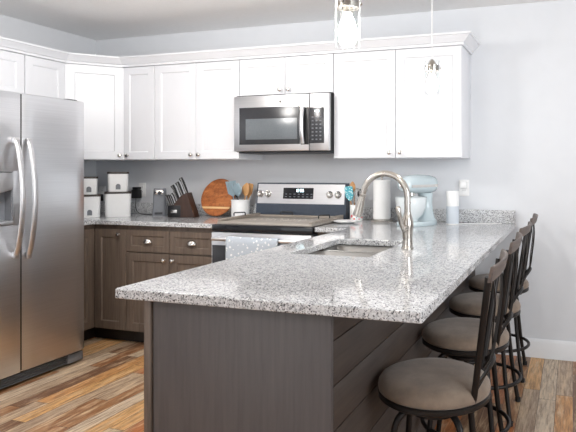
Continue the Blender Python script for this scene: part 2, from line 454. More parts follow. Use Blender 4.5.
# crown moulding running along all upper cabinets
cp = [(0.0, 2.107), (0.012, 2.107), (0.014, 2.122), (0.024, 2.128), (0.032, 2.140), (0.054, 2.158), (0.058, 2.164), (0.068, 2.166), (0.070, 2.178), (0.0, 2.178)]
path = [Vector((0.332, -1.90)), Vector((0.332, -0.612)), Vector((0.612, -0.332)), Vector((3.354, -0.332)), Vector((3.354, -0.001))]
rings = []
for i, p in enumerate(path):
    def nrm(a, b): dd = (b - a).normalized(); return Vector((dd.y, -dd.x))
    if i == 0: n_ = nrm(path[0], path[1]); k = 1
    elif i == len(path) - 1: n_ = nrm(path[-2], path[-1]); k = 1
    else:
        n1 = nrm(path[i-1], p); n2 = nrm(p, path[i+1]); n_ = (n1 + n2).normalized(); k = 1 / n_.dot(n1)
    rings.append([Vector((p.x + n_.x*a*k, p.y + n_.y*a*k, z)) for a, z in cp])
cr = MB().loft(rings)
cr.prism([(0.001, -1.899), (0.331, -1.899), (0.331, -0.6115), (0.6115, -0.331), (3.353, -0.331), (3.353, -0.001), (0.001, -0.001)], 2.1072, 2.1772)
tag(cr.build('crown_moulding', 'white_cab', loc=(0.6, -0.3, 2.107), sharp=25), 'white stepped crown moulding along the tops of the wall cabinets', 'moulding')

# ------------------------------------------------------------------ base cabinets
YB = -0.60
t = thing('corner_base_cabinet', 'taupe corner base cabinet beside the refrigerator with two full-height doors', 'cabinet', (0.3, -0.3, 0), 'taupe base cabinets')
MB().prism([(0.001, -0.001), (0.001, -0.91), (0.60, -0.91), (0.60, -0.60), (0.909, -0.60), (0.909, -0.001)], 0.10, 0.881).build('carcass', 'stain', t)
MB().prism([(0.01, -0.01), (0.01, -0.91), (0.53, -0.91), (0.53, -0.53), (0.909, -0.53), (0.909, -0.01)], 0.0, 0.0995).build('toe_kick', 'toe', t)
d = door('door', t, (0.624, -0.601, 0.106), (1, 0, 0), (0, -1, 0), 0.282, 0.742, 'stain', rail=0.058)
knob(d, (0.852, -0.621, 0.812), (0, -1, 0))
d = door('door', t, (0.601, -0.908, 0.106), (0, 1, 0), (1, 0, 0), 0.284, 0.742, 'stain', rail=0.058)

t = thing('base_cabinet', 'taupe base cabinet with two drawers over two doors, left of the stove', 'cabinet', (0.91, 0, 0), 'taupe base cabinets')
MB().box((0.911, YB, 0.10), (1.671, -0.001, 0.881), 0.001).build('carcass', 'stain', t)
MB().box((0.911, -0.53, 0.0), (1.671, -0.01, 0.0995)).build('toe_kick', 'toe', t)
for a, b, kx in ((0.911, 1.291, 1.255), (1.291, 1.671, 1.327)):
    d = door('drawer', t, (a + 0.002, YB - 0.001, 0.690), (1, 0, 0), (0, -1, 0), b - a - 0.004, 0.160, 'stain', rail=0.042, dep=0.007)
    cup_pull(d, ((a + b)/2, YB - 0.014, 0.757))
    d = door('door', t, (a + 0.002, YB - 0.001, 0.106), (1, 0, 0), (0, -1, 0), b - a - 0.004, 0.576, 'stain')
    knob(d, (kx, YB - 0.021, 0.640), (0, -1, 0))

# peninsula
PX0, PX1, PY0 = 2.752, 3.391, -2.50
t = thing('peninsula_cabinet', 'long charcoal peninsula cabinet with flat end panel and planked seating side under the granite', 'cabinet', (3.05, -1.4, 0))
pc = MB().box((PX0 + 0.012, -0.64, 0.0), (PX1 - 0.014, -0.002, 0.881)).box((PX0 + 0.012, PY0 + 0.02, 0.10), (PX1 - 0.014, -1.72, 0.881)).box((PX0 + 0.012, -1.74, 0.10), (PX1 - 0.014, -0.62, 0.60))
pc.box((PX0 + 0.012, -1.74, 0.60), (PX0 + 0.03, -0.62, 0.881)).box((PX1 - 0.14, -1.74, 0.60), (PX1 - 0.014, -0.62, 0.881)).box((PX0 + 0.012, -1.10, 0.60), (PX1 - 0.014, -0.62, 0.881))
pc.box((2.446, -0.60, 0.10), (PX0 + 0.02, -0.002, 0.881))
pc.build('carcass', 'stain', t)
MB().box((PX0 + 0.08, PY0 + 0.03, 0.0), (PX1 - 0.02, -0.62, 0.0995)).box((2.446, -0.53, 0), (PX0 + 0.09, -0.01, 0.0995)).build('toe_kick', 'toe', t)
MB().box((PX0 + 0.031, PY0, 0.0), (PX1, PY0 + 0.019, 0.881), 0.0015).build('end_panel', 'stain_panel', t)
MB().box((PX0, PY0 - 0.006, 0.0), (PX0 + 0.026, PY0 + 0.019, 0.881), 0.002).build('corner_stile', 'stain', t)
pl = MB(); zt = 0.881
for k, zb in enumerate((0.795, 0.664, 0.533, 0.402, 0.271, 0.140, 0.0)):
    pl.box((PX1 - 0.013, PY0 + 0.020, zb + 0.003), (PX1, -0.022, zt), 0.002); zt = zb
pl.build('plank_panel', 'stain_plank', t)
# doors on the stove side of the peninsula
for a, b in ((-2.48, -2.10), (-2.10, -1.72), (-1.70, -1.36), (-1.36, -1.02)):
    d = door('door', t, (PX0 + 0.011, b - 0.002, 0.106), (0, -1, 0), (-1, 0, 0), b - a - 0.004, 0.742, 'stain')
    knob(d, (PX0 - 0.009, (a if b in (-1.72, -1.02) else b) + (0.34 if b in (-1.72, -1.02) else -0.34), 0.80), (-1, 0, 0))

# ------------------------------------------------------------------ countertops
Z0, Z1 = 0.882, 0.914
t = thing('countertop', 'L-shaped speckled granite countertop in the corner under the canisters', 'countertop', (0.3, -0.3, Z0), 'granite countertops')
MB().prism([(0.001, -0.001), (0.001, -0.955), (0.645, -0.955), (0.645, -0.645), (1.672, -0.645), (1.672, -0.001)], Z0, Z1).build('slab', 'granite', t, bevel=0.004)
MB().box((0.022, -0.021, Z1 + 0.0005), (1.672, -0.001, 1.006), 0.003).box((0.001, -0.955, Z1 + 0.0005), (0.021, -0.001, 1.006), 0.003).build('backsplash', 'granite', t)

t = thing('peninsula_countertop', 'large speckled granite countertop of the peninsula with sink cutout', 'countertop', (3.05, -1.3, Z0), 'granite countertops')
xs = [2.444, 2.668, 2.832, 3.212, 3.668]; ys = [-2.54, -1.712, -1.150, -0.645, -0.001]
b = bmesh.new(); V = {}
def gv(i, j):
    if (i, j) not in V: V[(i, j)] = b.verts.new((xs[i], ys[j], Z1))
    return V[(i, j)]
fs = []
for i in range(4):
    for j in range(4):
        if (i == 2 and j == 1) or (i == 0 and j < 3): continue
        fs.append(b.faces.new((gv(i, j), gv(i+1, j), gv(i+1, j+1), gv(i, j+1))))
r = bmesh.ops.extrude_face_region(b, geom=fs)
for v in [g for g in r['geom'] if isinstance(g, bmesh.types.BMVert)]: v.co.z = Z0
bmesh.ops.recalc_face_normals(b, faces=b.faces[:])
def vert_edges(pts):
    out = []
    for e in b.edges:
        p, q = e.verts[0].co, e.verts[1].co
        if abs(p.x - q.x) < 1e-5 and abs(p.y - q.y) < 1e-5 and any(abs(p.x - x) < 1e-4 and abs(p.y - y) < 1e-4 for x, y in pts): out.append(e)
    return out
bmesh.ops.bevel(b, geom=vert_edges([(2.832, -1.712), (2.832, -1.15), (3.212, -1.712), (3.212, -1.15)]), offset=0.014, segments=4, affect='EDGES', profile=0.5)
bmesh.ops.bevel(b, geom=vert_edges([(2.668, -2.54), (3.668, -2.54)]), offset=0.010, segments=4, affect='EDGES', profile=0.5)
mb = MB(); mb.bm.free(); mb.bm = b
mb.build('slab', 'granite', t, bevel=0.004)
MB().box((2.446, -0.021, Z1 + 0.0005), (3.668, -0.001, 1.006), 0.003).build('backsplash', 'granite', t)

# sink
t = thing('sink', 'stainless double-bowl undermount sink set in the peninsula countertop', 'sink', (3.02, -1.43, 0.65))
def bowl(y0, y1, zt):
    q = bmesh.new(); bmesh.ops.create_cube(q, size=1.0)
    x0, x1 = 2.826, 3.218
    for v in q.verts: v.co = Vector(((x0+x1)/2 + v.co.x*(x1-x0), (y0+y1)/2 + v.co.y*(y1-y0), (0.69+zt)/2 + v.co.z*(zt-0.69)))
    bmesh.ops.delete(q, geom=[f for f in q.faces if f.normal.z > 0.5], context='FACES')
    bmesh.ops.bevel(q, geom=[e for e in q.edges if not e.is_boundary], offset=0.04, segments=5, affect='EDGES', profile=0.5)
    m = MB(); m.bm.free(); m.bm = q
    return m
for (y0, y1) in ((-1.715, -1.393), (-1.357, -1.146)):
    bo = bowl(y0, y1, 0.8805).build('bowl', 'sink_steel', t, solid=0.003)
    MB().lathe([(0.042, 0), (0.042, 0.003), (0.030, 0.004), (0.026, 0.001), (0, 0.001)], (3.02, (y0+y1)/2, 0.693), (0, 0, 1), 24).build('drain', 'chrome', bo)
MB().box((2.835, -1.3912, 0.80), (3.208, -1.3588, 0.8795), 0.008, 3).build('divider', 'nickel', t)

# faucet
fx, fy = 3.302, -1.424
t = thing('faucet', 'tall brushed nickel pull-down faucet standing beside the sink', 'faucet', (fx, fy, Z1))
MB().lathe([(0.029, 0.0005), (0.029, 0.006), (0.025, 0.012), (0.0235, 0.05), (0.026, 0.085), (0.0295, 0.11), (0.027, 0.135), (0.020, 0.158), (0.0165, 0.17), (0.0165, 0.175)], (fx, fy, Z1), (0, 0, 1), 28).build('body', 'nickel', t)
pts = [(fx, fy, 1.085), (fx, fy, 1.15)] + [(fx - 0.112 + 0.112*math.cos(a), fy, 1.157 + 0.112*math.sin(a)) for a in [PI*0.95*k/18 for k in range(1, 19)]]
e_ = Vector(pts[-1]); dr = (Vector(pts[-1]) - Vector(pts[-2])).normalized()
pts.append(e_ + dr*0.01)
MB().tube(pts, 0.0150, 16).build('spout', 'nickel', t)
MB().lathe([(0.0155, 0), (0.0175, 0.002), (0.0175, 0.012), (0.0160, 0.014), (0.0170, 0.03), (0.0215, 0.075), (0.0235, 0.10), (0.0235, 0.112), (0.020, 0.114), (0, 0.113)], e_ + dr*0.002, dr + Vector((-0.03, 0, 0)), 22).build('spray_head', 'nickel', t)
MB().lathe([(0.0172, 0), (0.0172, 0.006)], (fx, fy, 1.128), (0, 0, 1), 22).build('collar', 'nickel', t)
hd = Vector((fx - 0.006, fy - 0.028, Z1 + 0.095))
h_ = MB().lathe([(0.016, 0), (0.017, 0.01), (0.016, 0.024), (0.010, 0.029), (0, 0.030)], (fx, fy - 0.012, Z1 + 0.10), (-0.35, -1, 0.0), 18)
h_.tube([(fx - 0.010, fy - 0.034, Z1 + 0.098), (fx - 0.018, fy - 0.045, Z1 + 0.125), (fx - 0.024, fy - 0.055, Z1 + 0.165), (fx - 0.028, fy - 0.062, Z1 + 0.195), (fx - 0.029, fy - 0.063, Z1 + 0.205)], [0.012, 0.0105, 0.011, 0.0135, 0.008], 12)
h_.build('lever_handle', 'nickel', t)

# ------------------------------------------------------------------ refrigerator
FX, FY1, FYS, FY0 = 0.906, -0.974, -1.430, -1.905
t = thing('refrigerator', 'stainless side-by-side refrigerator with ice dispenser against the left wall', 'refrigerator', (0.45, -1.45, 0))
MB().box((0.03, FY0 + 0.004, 0.03), (0.828, FY1 - 0.004, 1.735), 0.006).build('cabinet_body', 'grey_plastic', t)
def fdoor(y0, y1, hole=None):
    # door leaf with a gently bowed front
    b_ = MB(); n = 12
    def ring(z, ins):
        out = [Vector((0.834, y0 + ins, z)), ]
        for k in range(n + 1):
            s_ = k / n; yy = y0 + ins + (y1 - y0 - 2*ins)*s_
            e = min(s_, 1 - s_)*(y1 - y0)
            x = FX - 0.010*max(0, 1 - e/0.009)**2 + 0.003*math.sin(PI*s_) - 0.003 - ins
            out.append(Vector((x, yy, z)))
        out.append(Vector((0.834, y1 - ins, z)))
        return out
    b_.loft([ring(0.080, 0.006), ring(0.084, 0.0), ring(1.742, 0.0), ring(1.746, 0.006)])
    return b_
dr_ = fdoor(FYS + 0.006, FY1).build('right_door', 'fridge', t, sharp=30)
# left door is built around the dispenser opening
dl = MB(); yA, yB, zA, zB = -1.745, -1.484, 0.965, 1.275
dl.box((0.834, FY0, 0.080), (FX - 0.002, FYS - 0.006, zA), 0.005); dl.box((0.834, FY0, zB), (FX - 0.002, FYS - 0.006, 1.746), 0.005)
dl.box((0.834, FY0, zA - 0.006), (FX - 0.002, yA, zB + 0.006), 0.001); dl.box((0.834, yB, zA - 0.006), (FX - 0.002, FYS - 0.006, zB + 0.006), 0.001)
dl = dl.build('left_door', 'fridge', t)
dp = MB().box((0.836, yA + 0.001, zA), (0.850, yB - 0.001, zB)).box((0.85, yA + 0.001, zA + 0.001), (0.899, yA + 0.008, zB - 0.001)).box((0.85, yB - 0.008, zA + 0.001), (0.899, yB - 0.001, zB - 0.001))
disp = dp.build('ice_dispenser', 'grey_plastic', dl)
# sub-assemblies of the dispenser belong to the door
cpn = MB(); rg = []
for k in range(11):
    s_ = k/10; yy = yA + 0.002 + (yB - yA - 0.004)*s_; zz = 1.172 - 0.022*math.sin(PI*s_)
    rg.append([Vector((0.852, yy, zz)), Vector((0.908, yy, zz)), Vector((0.911, yy, zz + 0.01)), Vector((0.911, yy, zB - 0.004)), Vector((0.852, yy, zB - 0.002))])
cpn.loft(rg).build('control_panel', 'steel', dl)
MB().box((0.852, yA + 0.010, zA + 0.002), (0.925, yB - 0.010, zA + 0.026), 0.006).build('drip_tray', 'steel', dl)
MB().lathe([(0.035, 0), (0.030, 0.03), (0.018, 0.055), (0.016, 0.075)], (0.876, -1.60, 1.168), (0, 0, -1), 16).build('ice_chute', 'grey_dark', dl)
def fhandle(par, y, z0, z1, dy):
    pts = []
    for k in range(17):
        s_ = k/16; z = z1 + (z0 - z1)*s_
        pts.append((FX + 0.018 + 0.050*math.sin(PI*s_)**0.8 if 0 < s_ < 1 else FX + 0.016, y + dy*s_, z))
    b_ = MB().tube(pts, 0.0165, 14, flat=0.62, up=(0, 1, 0))
    for s_, z in ((0, z1), (1, z0)):
        b_.box((FX - 0.004, y + dy*s_ - 0.015, z - 0.02), (FX + 0.026, y + dy*s_ + 0.015, z + 0.02), 0.006)
    b_.build('handle', 'steel', par)
fhandle(dl, -1.478, 0.785, 1.458, 0.0); fhandle(dr_, -1.398, 0.775, 1.458, 0.0)
kg = MB().box((0.78, FY0 + 0.01, 0.012), (0.858, FY1 - 0.005, 0.074)).build('kick_grille', 'black', t)
for k in range(4): MB().box((0.80, FY0 + 0.01, 0.016 + k*0.014), (0.880, FY1 - 0.125, 0.022 + k*0.014), 0.0015).build('grille_slat', 'grey_plastic', kg)
MB().box((0.8285, FYS - 0.0062, 0.09), (0.897, FYS + 0.0062, 1.740)).build('door_gasket', 'black', t)
MB().box((0.8585, FY1 - 0.122, 0.012), (0.890, FY1 - 0.002, 0.070), 0.006).build('kick_plate', 'grey_plastic', t)
for x, y in ((0.10, FY0 + 0.08), (0.10, FY1 - 0.08), (0.76, FY0 + 0.08), (0.76, FY1 - 0.08)): MB().lathe([(0.022, 0.0), (0.022, 0.012), (0.012, 0.014), (0.012, 0.034)], (x, y, 0), (0, 0, 1), 14).build('levelling_foot', 'black', t)
for y in (FY1 - 0.10, FY0 + 0.02): MB().box((0.78, y, 1.7355), (0.86, y + 0.08, 1.758), 0.006).build('hinge_cover', 'grey_dark', t)

# ------------------------------------------------------------------ range
SX0, SX1 = 1.678, 2.440
t = thing('stove', 'freestanding stainless electric range with black glass top between the counters', 'stove', (2.06, -0.33, 0))
MB().box((SX0 + 0.002, -0.64, 0.012), (SX1 - 0.002, -0.03, 0.898), 0.003).build('body', 'grey_dark', t)
MB().box((SX0, -0.665, 0.868), (SX1, -0.10, 0.915), 0.006).build('cooktop', 'black_gloss', t)
od = MB().box((SX0 + 0.003, -0.672, 0.205), (SX1 - 0.003, -0.642, 0.862), 0.005).build('oven_door', 'steel', t)
MB().box((SX0 + 0.012, -0.6745, 0.30), (SX1 - 0.012, -0.6725, 0.775), 0.001).build('window', 'mw_glass', od)
hb = MB().tube([(SX0 + 0.04, -0.715, 0.822), (SX1 - 0.04, -0.715, 0.822)], 0.0125, 14)
for x in (SX0 + 0.07, SX1 - 0.07): hb.box((x - 0.012, -0.716, 0.812), (x + 0.012, -0.6725, 0.832), 0.004)
hb.build('handle', 'steel', od)
MB().box((SX0 + 0.003, -0.668, 0.035), (SX1 - 0.003, -0.642, 0.198), 0.005).build('storage_drawer', 'steel', t)
MB().box((SX0 + 0.03, -0.60, 0), (SX1 - 0.03, -0.05, 0.0115)).build('plinth', 'black', t)
# backguard
bgp = MB(); prf = [(-0.105, 0.9155), (-0.100, 1.018), (-0.078, 1.186), (-0.030, 1.190), (-0.028, 0.9155)]
bgp.loft([[Vector((x, y, z)) for y, z in prf] for x in (SX0, SX1)])
bk = bgp.build('backguard', 'oven_blue', t, bevel=0.003)
def bgx(x0, x1, z0, z1, out, nm, mat, par):
    # plate lying on the sloped upper face of the backguard
    def yy(z): return -0.100 + (z - 1.018)/(1.186 - 1.018)*0.022
    b_ = MB().loft([[Vector((x, yy(z) - o_, z)) for x, z in ((x0, z0), (x1, z0), (x1, z1), (x0, z1))] for o_ in (0.0002, out)])
    return b_.build(nm, mat, par, bevel=0.0008)
bgx(SX0 + 0.012, SX1 - 0.016, 1.028, 1.178, 0.0025, 'control_face', 'steel', bk)
bgx(1.912, 2.168, 1.066, 1.150, 0.0040, 'display_panel', 'black_gloss', bk)
cl = MB()
def digit(x, z, segs, s=0.014):
    P = {'a': ((0, 2), (1, 2)), 'b': ((1, 1), (1, 2)), 'c': ((1, 0), (1, 1)), 'd': ((0, 0), (1, 0)), 'e': ((0, 0), (0, 1)), 'f': ((0, 1), (0, 2)), 'g': ((0, 1), (1, 1))}
    for c in segs:
        (a0, b0), (a1, b1) = P[c]
        zz0, zz1 = z + min(b0, b1)*s*0.7, z + max(b0, b1)*s*0.7
        xx0, xx1 = x + min(a0, a1)*s*0.7, x + max(a0, a1)*s*0.7
        ym = -0.100 + ((zz0 + zz1)/2 - 1.018)/0.168*0.022
        cl.box((xx0 - 0.0014, ym - 0.0062, zz0 - 0.0014), (xx1 + 0.0014, ym - 0.0044, zz1 + 0.0014))
for k, sg in enumerate(('bc', 'abged', 'abcdef', 'acdfg')): digit(2.018 + k*0.017 + (0.006 if k > 1 else 0), 1.120, sg)
cl.build('clock_digits', 'lcd', bk)
for k in range(7):
    for z in (1.082, 1.102): MB().box((1.930 + k*0.036, -0.100 + (z - 1.018)*0.131 - 0.0054, z - 0.003), (1.946 + k*0.036, -0.100 + (z - 1.018)*0.131 - 0.0034, z + 0.003)).build('button', 'grey_plastic', bk)
for x in (1.715, 1.782, 2.305, 2.372):
    kn = MB().lathe([(0.027, 0.0), (0.027, 0.004), (0.021, 0.007), (0.019, 0.026), (0.016, 0.030), (0, 0.031)], (x, -0.0925, 1.100), (0, -1, 0.13), 24)
    kn.box((x - 0.005, -0.131, 1.084), (x + 0.005, -0.118, 1.124), 0.003)
    kn.build('control_knob', 'chrome', bk)

# wooden stove cover
t = thing('stove_cover', 'weathered grey wooden board with raised sides and black handles covering the cooktop', 'board', (2.06, -0.36, 0.9155))
MB().box((1.705, -0.640, 0.9156), (2.425, -0.115, 0.930), 0.002).build('board', 'board_painted', t)
for x in (1.705, 2.402):
    MB().loft([[Vector((x + a, y, z)) for a, z in ((0, 0.9303), (0.023, 0.9303), (0.023, zt), (0, zt))] for y, zt in ((-0.640, 0.943), (-0.55, 0.950), (-0.20, 0.954), (-0.115, 0.954))]).build('side_rail', 'board_wood_grey', t, bevel=0.002)
MB().box((1.7285, -0.139, 0.9303), (2.4015, -0.116, 0.944), 0.002).build('rear_rail', 'board_wood_grey', t)
for (hx, hy, hz, ax) in ((1.7165, -0.385, 0.9535, 0), (2.4135, -0.43, 0.9535, 0), (1.96, -0.1275, 0.9445, 1)):
    q = [(-0.05, 0), (-0.05, 0.018), (-0.045, 0.022), (0.045, 0.022), (0.05, 0.018), (0.05, 0)]
    b_ = MB().tube([(hx + (a if ax else a*0.55), hy + (0 if ax else a*0.6), hz + z) for a, z in q], 0.0045, 8)
    b_.build('handle', 'black', t)

# dish towel over the oven handle
tw = MB(); rg = []
x0, x1 = 1.838, 2.225
sec = [(-0.6985, 0.66), (-0.6975, 0.74), (-0.6970, 0.80), (-0.6985, 0.830), (-0.7075, 0.8395), (-0.7225, 0.8390), (-0.7320, 0.829), (-0.7345, 0.80), (-0.7360, 0.70), (-0.7370, 0.60), (-0.7380, 0.48)]
for k in range(25):
    s_ = k/24; x = x0 + (x1 - x0)*s_
    col = []
    for i, (y, z) in enumerate(sec):
        amp = 0.004*max(0, (0.82 - z)/0.3) if i > 6 else 0
        col.append(Vector((x, y + amp*math.sin(s_*17 + z*3), z + 0.0)))
    rg.append(col)
tw.loft(rg, close=False)
tag(tw.build('dish_towel', 'towel', loc=(2.03, -0.72, 0.48), solid=0.003, sharp=80), 'pale grey dish towel with white snowflakes hanging on the oven handle', 'towel')

# ------------------------------------------------------------------ microwave
t = thing('microwave', 'stainless over-the-range microwave under the short wall cabinet', 'microwave', (2.06, -0.2, 1.42))
m0, m1, mz0, mz1 = 1.696, 2.4385, 1.418, 1.808
MB().box((1.682, -0.372, mz0), (2.436, -0.002, 1.8315), 0.003).build('body', 'black', t)
md = MB().box((m0 - 0.014, -0.405, mz0 + 0.004), (2.286, -0.373, mz1 + 0.014), 0.005).build('door', 'steel', t)
MB().box((1.728, -0.4075, 1.470), (2.216, -0.4052, 1.738), 0.001).build('window_frame', 'mw_glass', md)
MB().box((1.782, -0.4092, 1.506), (2.196, -0.4076, 1.655), 0.0008).build('window_screen', 'mw_window', md)
MB().box((2.224, -0.4090, 1.466), (2.284, -0.4052, 1.728), 0.001).build('handle_recess', 'black', md)
hn = MB().tube(smooth_path([(2.246, -0.425, 1.728), (2.246, -0.440, 1.66), (2.246, -0.443, 1.60), (2.246, -0.440, 1.54), (2.246, -0.425, 1.472)], 5), 0.015, 12, flat=0.75, up=(1, 0, 0))
hn.box((2.236, -0.430, 1.712), (2.256, -0.4092, 1.730), 0.004).box((2.236, -0.430, 1.470), (2.256, -0.4092, 1.488), 0.004)
hn.build('handle', 'steel', md)
MB().lathe([(0.012, 0), (0.012, 0.0012), (0, 0.0014)], (2.062, -0.4051, 1.774), (0, -1, 0), 20).build('badge', 'chrome', md)
mp = MB().box((2.289, -0.405, mz0 + 0.004), (2.4385, -0.373, mz1 + 0.014), 0.005).build('control_side', 'steel', t)
MB().box((2.2895, -0.4075, 1.474), (2.402, -0.4052, 1.724), 0.001).build('keypad', 'mw_glass', mp)
kb = MB()
for r_ in range(7):
    for c_ in range(3): kb.box((2.308 + c_*0.030, -0.4084, 1.496 + r_*0.026), (2.322 + c_*0.030, -0.4076, 1.505 + r_*0.026))
kb.build('key_legends', 'grey_plastic', mp)
cl = MB()
for k in range(3): cl.box((2.330 + k*0.013, -0.4084, 1.692), (2.338 + k*0.013, -0.4076, 1.704))
cl.build('lit_readout', 'lcd', mp)
MB().box((1.70, -0.37, 1.408), (2.42, -0.05, 1.4175), 0.002).build('underside_vent', 'grey_dark', t)

# ------------------------------------------------------------------ pendant lights
def pendant(x, y, zb, label):
    t = thing('pendant_light', label, 'light', (x, y, zb), 'pendant lights over the peninsula')
    O = (x, y, zb)
    MB().lathe([(0.037, 0.0), (0.037, 0.16), (0.034, 0.160), (0.034, 0.004)], O, (0, 0, 1), 36, cap=False).build('glass_shade', 'glass', t)
    MB().lathe([(0.0385, 0.108), (0.0405, 0.110), (0.0405, 0.136), (0.0385, 0.138)], O, (0, 0, 1), 32).build('metal_band', 'nickel', t) if False else None
    cap = MB().lathe([(0.0335, 0.112), (0.0335, 0.138), (0.020, 0.140), (0.012, 0.158), (0.006, 0.165), (0.0, 0.166)], O, (0, 0, 1), 28)
    for k in range(3):
        a = 2*PI*k/3 + 0.4
        cap.lathe([(0.0045, 0), (0.0045, 0.004), (0, 0.005)], (x + 0.0365*math.cos(a), y + 0.0365*math.sin(a), zb + 0.125), (math.cos(a), math.sin(a), 0), 10)
    cap.build('holder_cap', 'nickel', t)
    MB().lathe([(0.013, 0.096), (0.0155, 0.098), (0.0155, 0.1115), (0, 0.1118)], O, (0, 0, 1), 20).build('socket', 'nickel', t)
    MB().lathe([(0, 0.016), (0.014, 0.019), (0.023, 0.029), (0.0265, 0.043), (0.0245, 0.058), (0.018, 0.077), (0.0135, 0.089), (0.0115, 0.0958)], O, (0, 0, 1), 22).build('bulb', 'bulb', t)
    MB().tube([(x, y, zb + 0.164), (x, y, H - 0.02)], 0.0028, 8).build('cord', 'plastic_white', t)
    MB().lathe([(0.06, H - zb - 0.001), (0.06, H - zb - 0.016), (0.052, H - zb - 0.024), (0, H - zb - 0.025)], O, (0, 0, 1), 28).build('canopy', 'nickel', t)
pendant(3.43, -2.47, 1.635, 'nearer glass cylinder pendant light at the top of the view, with the larger glowing bulb')
pendant(3.42, -1.42, 1.635, 'farther small glass cylinder pendant light hanging in front of the right wall cabinet')

# ------------------------------------------------------------------ bar stools
def stool(loc, label, rz=0.0):
    t = thing('bar_stool', label, 'stool', loc, 'bar stools along the peninsula', rz)
    OFF[t.name] = Vector((0, 0, 0))          # stools are modelled about their own base
    MB().lathe([(0.150, 0.5455), (0.182, 0.5455), (0.189, 0.550), (0.191, 0.560), (0.189, 0.573), (0.181, 0.585), (0.160, 0.594), (0.12, 0.600), (0.06, 0.603), (0, 0.604)], (0, 0, 0), (0, 0, 1), 48).build('seat_cushion', 'fabric', t, sharp=80)
    MB().lathe([(0.14, 0.524), (0.184, 0.524), (0.190, 0.529), (0.190, 0.541), (0.185, 0.545), (0.14, 0.545)], (0, 0, 0), (0, 0, 1), 48).build('seat_ring', 'darkmetal', t)
    sw = MB().lathe([(0.075, 0.468), (0.085, 0.472), (0.085, 0.482), (0.05, 0.486), (0.05, 0.504), (0.14, 0.506), (0.14, 0.5446), (0.0, 0.5447)], (0, 0, 0), (0, 0, 1), 28).build('swivel', 'darkmetal', t)
    for k in range(4):
        a = PI/4 + k*PI/2; c, s_ = math.cos(a), math.sin(a)
        pts = smooth_path([(c*r, s_*r, z) for r, z in ((0.04, 0.490), (0.085, 0.494), (0.125, 0.484), (0.152, 0.448), (0.164, 0.36), (0.180, 0.24), (0.196, 0.14), (0.222, 0.014))], 5)
        l = MB().tube(pts, 0.0115, 10).build('leg', 'darkmetal', t)
        MB().lathe([(0.014, 0.0), (0.015, 0.004), (0.015, 0.022), (0.012, 0.024)], (c*0.223, s_*0.223, 0), (0, 0, 1), 12).build('foot_cap', 'rubber', l)
    MB().tube([(0.189*math.cos(2*PI*k/48), 0.189*math.sin(2*PI*k/48), 0.185) for k in range(48)], 0.0095, 10, closed=True).build('foot_ring', 'darkmetal', t)
    posts = []
    for sg in (-1, 1):
        pts = smooth_path([(0.140, sg*0.095, 0.520), (0.154, sg*0.116, 0.60), (0.174, sg*0.145, 0.75), (0.194, sg*0.174, 0.90), (0.202, sg*0.184, 0.964)], 6)
        MB().tube(pts, 0.0105, 10, flat=0.8, up=(1, 0, 0)).build('back_post', 'darkmetal', t)
        posts.append(pts)
    # curved wooden top rail
    rg = []
    for k in range(21):
        s_ = -1 + 2*k/20; y = s_*0.200; x = 0.205 + 0.026*(1 - s_*s_)
        zb = 0.950 + 0.010*(1 - s_*s_); zt = 1.000 + 0.004*(1 - s_*s_); lean = 0.010
        rg.append([Vector((x - 0.006, y, zb)), Vector((x + 0.006, y, zb)), Vector((x + 0.006 + lean, y, zt - 0.003)), Vector((x + lean, y, zt)), Vector((x - 0.006 + lean, y, zt - 0.003))])
    MB().loft(rg).build('top_rail', 'rail_wood', t, bevel=0.002)
    # crossing straps and the lower brace
    for sg in (-1, 1):
        p0 = Vector((0.154, -sg*0.114, 0.590)); p1 = Vector((0.212, sg*0.150, 0.958))
        pm = (p0 + p1)/2 + Vector((0.022 + 0.004*sg, sg*0.012, -0.01))
        MB().tube(smooth_path([p0, (p0 + pm)/2 + Vector((0.012, 0, -0.012)), pm, (pm + p1)/2 + Vector((0.008, 0, 0.010)), p1], 6), 0.0055, 8, flat=0.5, up=(0, 0.7, 0.7)).build('cross_strap', 'darkmetal', t)
    MB().tube(smooth_path([(0.160, -0.120, 0.615), (0.192, -0.065, 0.650), (0.204, 0, 0.664), (0.192, 0.065, 0.650), (0.160, 0.120, 0.615)], 6), 0.009, 8, flat=0.4, up=(0, 0, 1)).build('lower_brace', 'darkmetal', t)
    return t
def copy_tree(o, parent=None):
    c = o.copy(); C.objects.link(c)
    if parent: c.parent = parent
    for ch in list(o.children): copy_tree(ch, c)
    return c
st = stool((3.594, -2.10, 0), 'nearest bar stool, its whole round taupe seat in view beside the end of the counter', 0.04)
for (x, y, rz, lab) in ((3.593, -1.51, 0.03, 'second bar stool from the camera, right behind the nearest one'),
                        (3.593, -0.94, -0.03, 'third bar stool from the camera, its seat half hidden under the counter edge'),
                        (3.593, -0.34, 0.03, 'farthest bar stool, standing next to the back wall under the counter end')):
    c = copy_tree(st); c.location = (x, y, 0); c.rotation_euler = (0, 0, rz); c['label'] = lab

